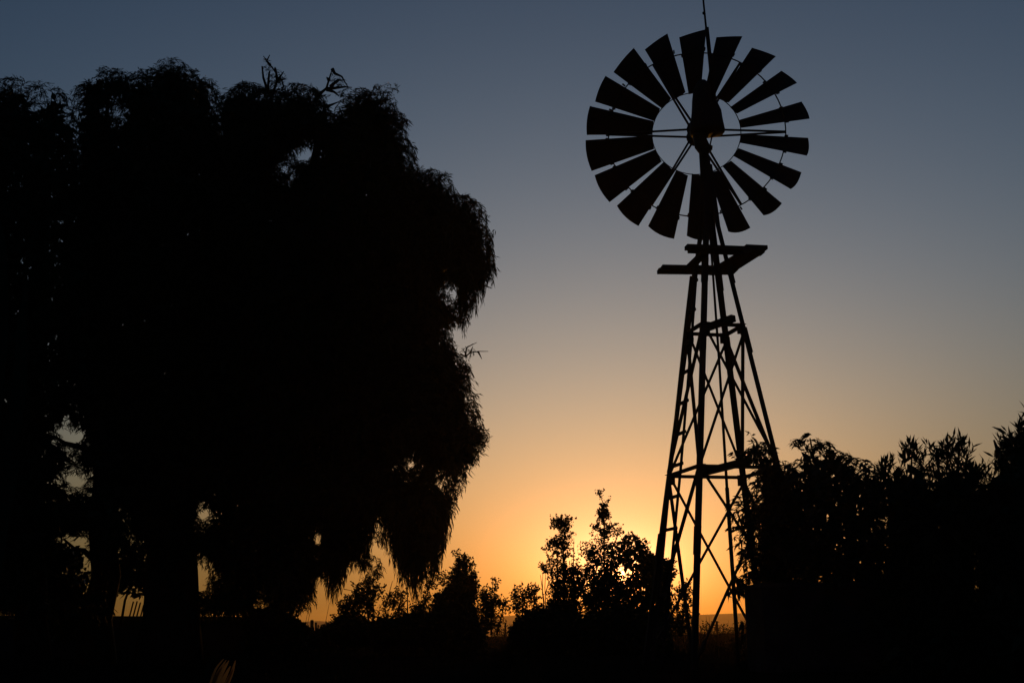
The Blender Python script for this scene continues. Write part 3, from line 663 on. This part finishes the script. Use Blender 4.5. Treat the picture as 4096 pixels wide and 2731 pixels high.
# ------------------------------------------------------------------ right-hand bushes
def bush(name, label, poly, Y, n, seed, stems, T, core, mat, **k):
    o = thing(name, label, 'shrub', ground_at(stems[0][0][0], Y))
    for st in stems: limb(o, st, Y, list(np.linspace(0.05, 0.01, len(st))), 'stem', n=6)
    crown('foliage', o, mat, [poly], k.pop('holes', []), Y, T, rngs(seed), n, core=core, core_l=0.2, core_w=0.1, **k)
    return o
gum = dict(nodes=7, step=0.055, up=0.5, grav=0.14, wander=0.2, per=2, L=0.125, Wd=0.032, splay=0.7, droop=0.7, core_min=64, keep=0.8, twig=0.004, tries=2.6)
bush('gum_bush', 'bush with drooping pointed leaves growing through the right legs of the windmill',
     p7([(195, 140), (250, 148), (300, 210), (322, 290), (380, 350), (430, 328), (500, 360), (520, 700), (520, 1600), (240, 1600), (225, 1010), (165, 1010), (130, 950), (112, 870), (45, 815), (100, 790), (110, 755), (50, 735), (105, 685), (100, 630), (42, 590), (90, 545), (150, 515), (240, 480), (212, 420), (228, 360), (150, 335), (95, 335), (115, 250), (188, 240)]),
     17.2, 700, 61, [p7([(330, 1250), (330, 800), (300, 500), (240, 220)]), p7([(300, 1250), (220, 850), (130, 600)]), p7([(360, 1250), (420, 800), (440, 500)])], 1.0, 1300, 'leaf3', dens=lambda x, y: 0.33 + np.clip((x - 2955) / 110, 0, 1), core_dens=lambda x, y: 1e-4 + np.clip((x - 3040) / 60, 0, 1), **gum)
crown('hanging_sprig', bpy.data.objects['gum_bush'], 'leaf3', [p7([(60, 1020), (100, 1015), (110, 1080), (80, 1085)]), p7([(110, 960), (165, 985), (168, 1105), (150, 1120), (125, 1040)]), p7([(145, 1170), (175, 1600), (178, 1230), (150, 1235)])], [], 17.0, 0.15, rngs(62), 22, 5, 0.04, 0.0, 0.3, 0.2, 2, 0.13, 0.034, 0.4, 0.9, twig=0.004, tries=30)
bush('gum_bush', 'tall bush with drooping pointed leaves just right of the windmill',
     p7([(432, 225), (478, 176), (545, 178), (600, 218), (660, 225), (680, 245), (740, 292), (800, 298), (830, 335), (900, 325), (930, 370), (1000, 430), (1010, 1600), (400, 1600), (390, 500), (400, 352), (460, 330), (505, 300), (470, 258)]),
     16.5, 820, 63, [p7([(640, 1250), (640, 800), (600, 500), (540, 210)]), p7([(720, 1250), (780, 800), (800, 420)])], 1.1, 1700, 'leaf3', **gum)
ole = dict(nodes=6, step=0.045, up=1.5, grav=-0.06, wander=0.10, per=3, L=0.15, Wd=0.026, splay=0.75, droop=-0.05, core_min=96, twig=0.006, tries=3.0, skip=1, keep=0.99)
bush('oleander_bush', 'oleander with one pointed spire of upright leaves, beside the drooping-leaved bush',
     p7([(905, 350), (950, 332), (1010, 296), (1035, 330), (1052, 350), (1045, 292), (1072, 240), (1105, 203), (1137, 250), (1165, 310), (1205, 350), (1290, 440), (1360, 1600), (880, 1600), (880, 420)]),
     15.2, 400, 64, [p7([(1080, 1250), (1090, 800), (1105, 300)]), p7([(1010, 1250), (990, 800), (980, 420)])], 0.9, 3200, 'leaf4', **ole)
bush('oleander_bush', 'oleander with two broad leafy heads, second from the right photo edge',
     p7([(1155, 240), (1190, 226), (1222, 192), (1252, 228), (1310, 218), (1370, 198), (1402, 238), (1448, 268), (1430, 310), (1425, 350), (1450, 390), (1520, 450), (1530, 1600), (1120, 1600), (1160, 520), (1215, 380)]),
     14.6, 450, 65, [p7([(1310, 1250), (1300, 800), (1240, 260)]), p7([(1370, 1250), (1340, 700), (1370, 260)])], 0.9, 3600, 'leaf4', **ole)
bush('oleander_bush', 'tallest oleander, reaching up at the right photo edge',
     p7([(1445, 240), (1490, 252), (1530, 235), (1560, 178), (1620, 178), (1648, 118), (1682, 128), (1700, 58), (1740, 40), (1800, -40), (1900, -60), (1990, 100), (2040, 400), (2040, 1600), (1430, 1600), (1420, 470), (1440, 360), (1560, 330), (1530, 285)]),
     14.0, 650, 66, [p7([(1660, 1250), (1650, 800), (1640, 420), (1720, 120)]), p7([(1640, 420), (1590, 300), (1560, 220)]), p7([(1720, 1250), (1790, 600), (1830, 60)])], 1.0, 5000, 'leaf4', **ole)

# flat-topped masonry tank in front of the bushes
zc_ = at(2975, 2333, 15.6)[2]; x0 = at(2979, 2400, 16.8)[0]; x1 = at(3900, 2400, 15.6)[0]
tank = thing('water_tank', 'dark flat-topped masonry tank with projecting cap under the right-hand bushes', 'water tank', ((x0 + x1) / 2, 16.2, 0))
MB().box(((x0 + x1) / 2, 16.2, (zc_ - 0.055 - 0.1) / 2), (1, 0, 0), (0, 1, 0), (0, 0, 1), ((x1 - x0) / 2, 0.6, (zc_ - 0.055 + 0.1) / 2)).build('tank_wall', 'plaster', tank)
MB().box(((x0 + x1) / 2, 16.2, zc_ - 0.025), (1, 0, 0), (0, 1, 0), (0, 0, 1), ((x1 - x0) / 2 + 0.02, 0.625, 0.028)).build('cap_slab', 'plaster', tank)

# ------------------------------------------------------------------ vineyard row and posts beyond
def post(x, ytop, Y, wpx, label, group=None):
    g = ground_at(x, Y); tp = at(x, ytop, Y); r = wpx / FPX * Y / 2
    mb = MB().tube([g - np.array([0, 0, .3]), tp - np.array([0, 0, 0.02]), tp], [r * 1.05, r, r * 0.8], 8)
    return tag(mb.build('trellis_post', 'wood'), label, 'post', group)
post(2837, 2494, 72, 6, 'thin short post left of the thicker vineyard post, between the windmill legs')
post(2867, 2482, 72, 9, 'thick vineyard post standing highest between the windmill legs')
post(2969, 2483, 71, 9, 'vineyard post right beside the masonry tank')
post(1248, 2478, 46, 13, 'stout squat post left of the skyline trees, tallest of its cluster')
post(1264, 2488, 46, 8, 'post directly right of the stout squat post')
post(1273, 2498, 46, 6, 'shortest post of the cluster left of the skyline trees')
post(1301, 2497, 47, 5, 'thin lone post under the trailing twigs, left of the skyline trees')
post(2021, 2488, 48, 7, 'post in the gap between the slender and the short bushy young trees')
rv = rngs(71)
vt = MB(); gz = float(ground_z(2, 55))
vt.tube([(0, 0, -0.1), (0.02, 0, 0.3), (-0.02, 0.02, 0.62)], [0.03, 0.024, 0.018], 6)
vtm = vt.build('trunk', 'bark'); vt_mesh = vtm.data; bpy.data.objects.remove(vtm)
def vine_leaf_mesh(seed):
    r = rngs(seed); n = 90
    B = np.stack([r.normal(0, 0.26, n), r.normal(0, 0.12, n), 0.62 + r.random(n) ** 1.4 * 0.5], 1)
    V, F = leaves_mesh(B, unit(r.normal(size=B.shape)), r.uniform(.08, .13, n), r.uniform(.06, .1, n), r)
    k = 7; S = np.stack([r.normal(0, .2, k), r.normal(0, .05, k), np.full(k, .6)], 1)
    P = np.stack([S + np.array([0, 0, 1]) * t * r.uniform(.35, .75, (k, 1)) + r.normal(size=(k, 3)) * .04 * t for t in (0, .5, 1)], 1)
    V2, F2 = twig_mesh(P, 0.008, 0.004)
    V, F = join([(V, F), (V2, F2)])
    o = mesh_obj('shoots', V, F, 'leaf2'); me = o.data; bpy.data.objects.remove(o); return me
vmeshes = [vine_leaf_mesh(80 + i) for i in range(4)]
GV_ = 'grapevines in the row beyond the windmill'
def vine(p, i, label, group):
    v = thing('grapevine', label, 'vine', p, group); v.rotation_euler[2] = rv.uniform(-.3, .3) + (math.pi if i % 2 else 0)
    s = rv.uniform(.95, 1.25); v.scale = (s, s, s)
    for nm, me in (('trunk', vt_mesh), ('shoots', vmeshes[i % 4])):
        c = bpy.data.objects.new(nm, me); COL.objects.link(c); c.parent = v
        if nm == 'shoots': c['kind'] = 'stuff'
for i, x in enumerate(np.arange(2590, 3085, 20)):
    Y = 73 + rv.uniform(-.4, .4); vine(ground_at(x + rv.uniform(-5, 5), Y), i, 'low grapevine in the row beyond the windmill legs', GV_)
for i, x in enumerate((1985, 2004, 2026, 2048)):
    vine(ground_at(x, 73), i, 'low grapevine in the gap between the young trees, far behind', 'grapevines between the young trees')
for zz in (0.62, 1.0):
    a = ground_at(2560, 73); b = ground_at(3090, 73)
    tag(MB().tube([a + np.array([0, 0, zz]), b + np.array([0, 0, zz])], 0.006, 5).build('trellis_wire', 'steel'), 'upper trellis wire of the grapevine row' if zz > .8 else 'lower trellis wire of the grapevine row', 'wire')

# ------------------------------------------------------------------ grass over the yard
rg = rngs(90)
n = 26000
Yg = 9 + 54 * rg.random(n) ** 0.8; Xg = rg.uniform(-0.46, 0.46, n) * Yg
B = np.stack([Xg, Yg, ground_z(Xg, Yg) - 0.01], 1)
V, F = leaves_mesh(B, unit(np.stack([rg.normal(0, .35, n), rg.normal(0, .35, n), np.ones(n)], 1)), rg.uniform(.05, .2, n) * (0.6 + vnoise(Xg * .5, Yg * .5, 9)), 0.012, rg)
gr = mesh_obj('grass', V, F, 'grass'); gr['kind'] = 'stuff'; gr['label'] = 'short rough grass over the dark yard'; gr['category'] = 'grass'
# tall grass stalks by the stout post
for (x0, x1, y1), wh in zip(((1222, 1245, 2425), (1216, 1232, 2440), (1294, 1318, 2408)), ('taller bent grass stalk left of the stout squat post', 'shorter bent grass stalk left of the stout squat post', 'bent grass stalk right of the post cluster')):
    g = ground_at(x0, 30)
    tag(MB().tube([g, (g + at(x1, y1, 30)) / 2 + np.array([-.03, 0, .05]), at(x1, y1, 30)], [.008, .006, .004], 5).build('grass_stalk', 'grass'), wh, 'grass stalk', 'tall grass stalks by the posts')

# ------------------------------------------------------------------ foreground strap-leaved plants
def strap(parent, P, w0, mat):
    """keeled strap leaf through the world points P"""
    P = np.asarray(P, float); t = np.linspace(0, 1, 12)
    s = np.linspace(0, 1, len(P)); Q = np.stack([np.interp(t, s, P[:, i]) for i in range(3)], 1)
    Q[1:-1] = (Q[:-2] + 2 * Q[1:-1] + Q[2:]) / 4
    d = unit(np.gradient(Q, axis=0)); sd = unit(np.cross(d, np.array([0.2, -1.0, 0.25]))); nrm = np.cross(sd, d)
    wd = w0 * np.sin(np.clip(0.25 + t * 0.75, 0, 1) * math.pi) ** 0.7 * 0.5 + 0.002
    V = []; F = []
    for i in range(12):
        for j in (-1, -0.4, 0.4, 1): V.append(Q[i] + sd[i] * wd[i] * j + nrm[i] * abs(j) * wd[i] * 0.5)
    for i in range(11):
        for k in range(3): F.append((i * 4 + k, i * 4 + k + 1, (i + 1) * 4 + k + 1, (i + 1) * 4 + k))
    return mesh_obj('leaf', V, F, mat, parent, True)
fl = thing('strap_leaved_plant', 'strap-leaved plant at the bottom edge, warm evening light painted into its pale blades', 'plant', ground_at(760, 6.0))
g = ground_at(760, 6.0)
for tipx, tipy, mx, my, wd in ((916, 2640, 882, 2695, .026), (942, 2640, 924, 2705, .018), (905, 2638, 866, 2697, .016), (895, 2634, 858, 2676, .009), (922, 2662, 896, 2712, .022), (934, 2672, 912, 2718, .014), (889, 2664, 858, 2712, .012), (860, 2615, 825, 2680, .03), (840, 2650, 805, 2710, .03)):
    strap(fl, [g + np.array([0.0, 0, 0]), (g + at(mx, my, 6.0)) / 2, at(mx, my, 6.0), at(tipx, tipy, 6.0)], wd, 'lit_leaf' if wd != .03 else 'leaf4')  # light-painted pale blades, the widest ones left plain green
fl = thing('strap_leaved_plant', 'tall strap-leaved plant at the left photo edge, before the trees', 'plant', ground_at(-60, 8.0))
g = ground_at(-60, 8.0)
for P2, wd in (([(-40, 1900), (15, 1300), (8, 1000), (0, 870)], .09), ([(-20, 2000), (85, 1600), (88, 1300), (108, 1140)], .10), ([(-100, 1900), (-150, 1400), (-170, 1000)], .1), ([(-80, 2000), (-30, 1500), (-60, 1100)], .1), ([(0, 2100), (60, 1850), (40, 1500)], .1)):
    strap(fl, [g] + [at(x, y, 8.0) for x, y in P2], wd, 'leaf4')
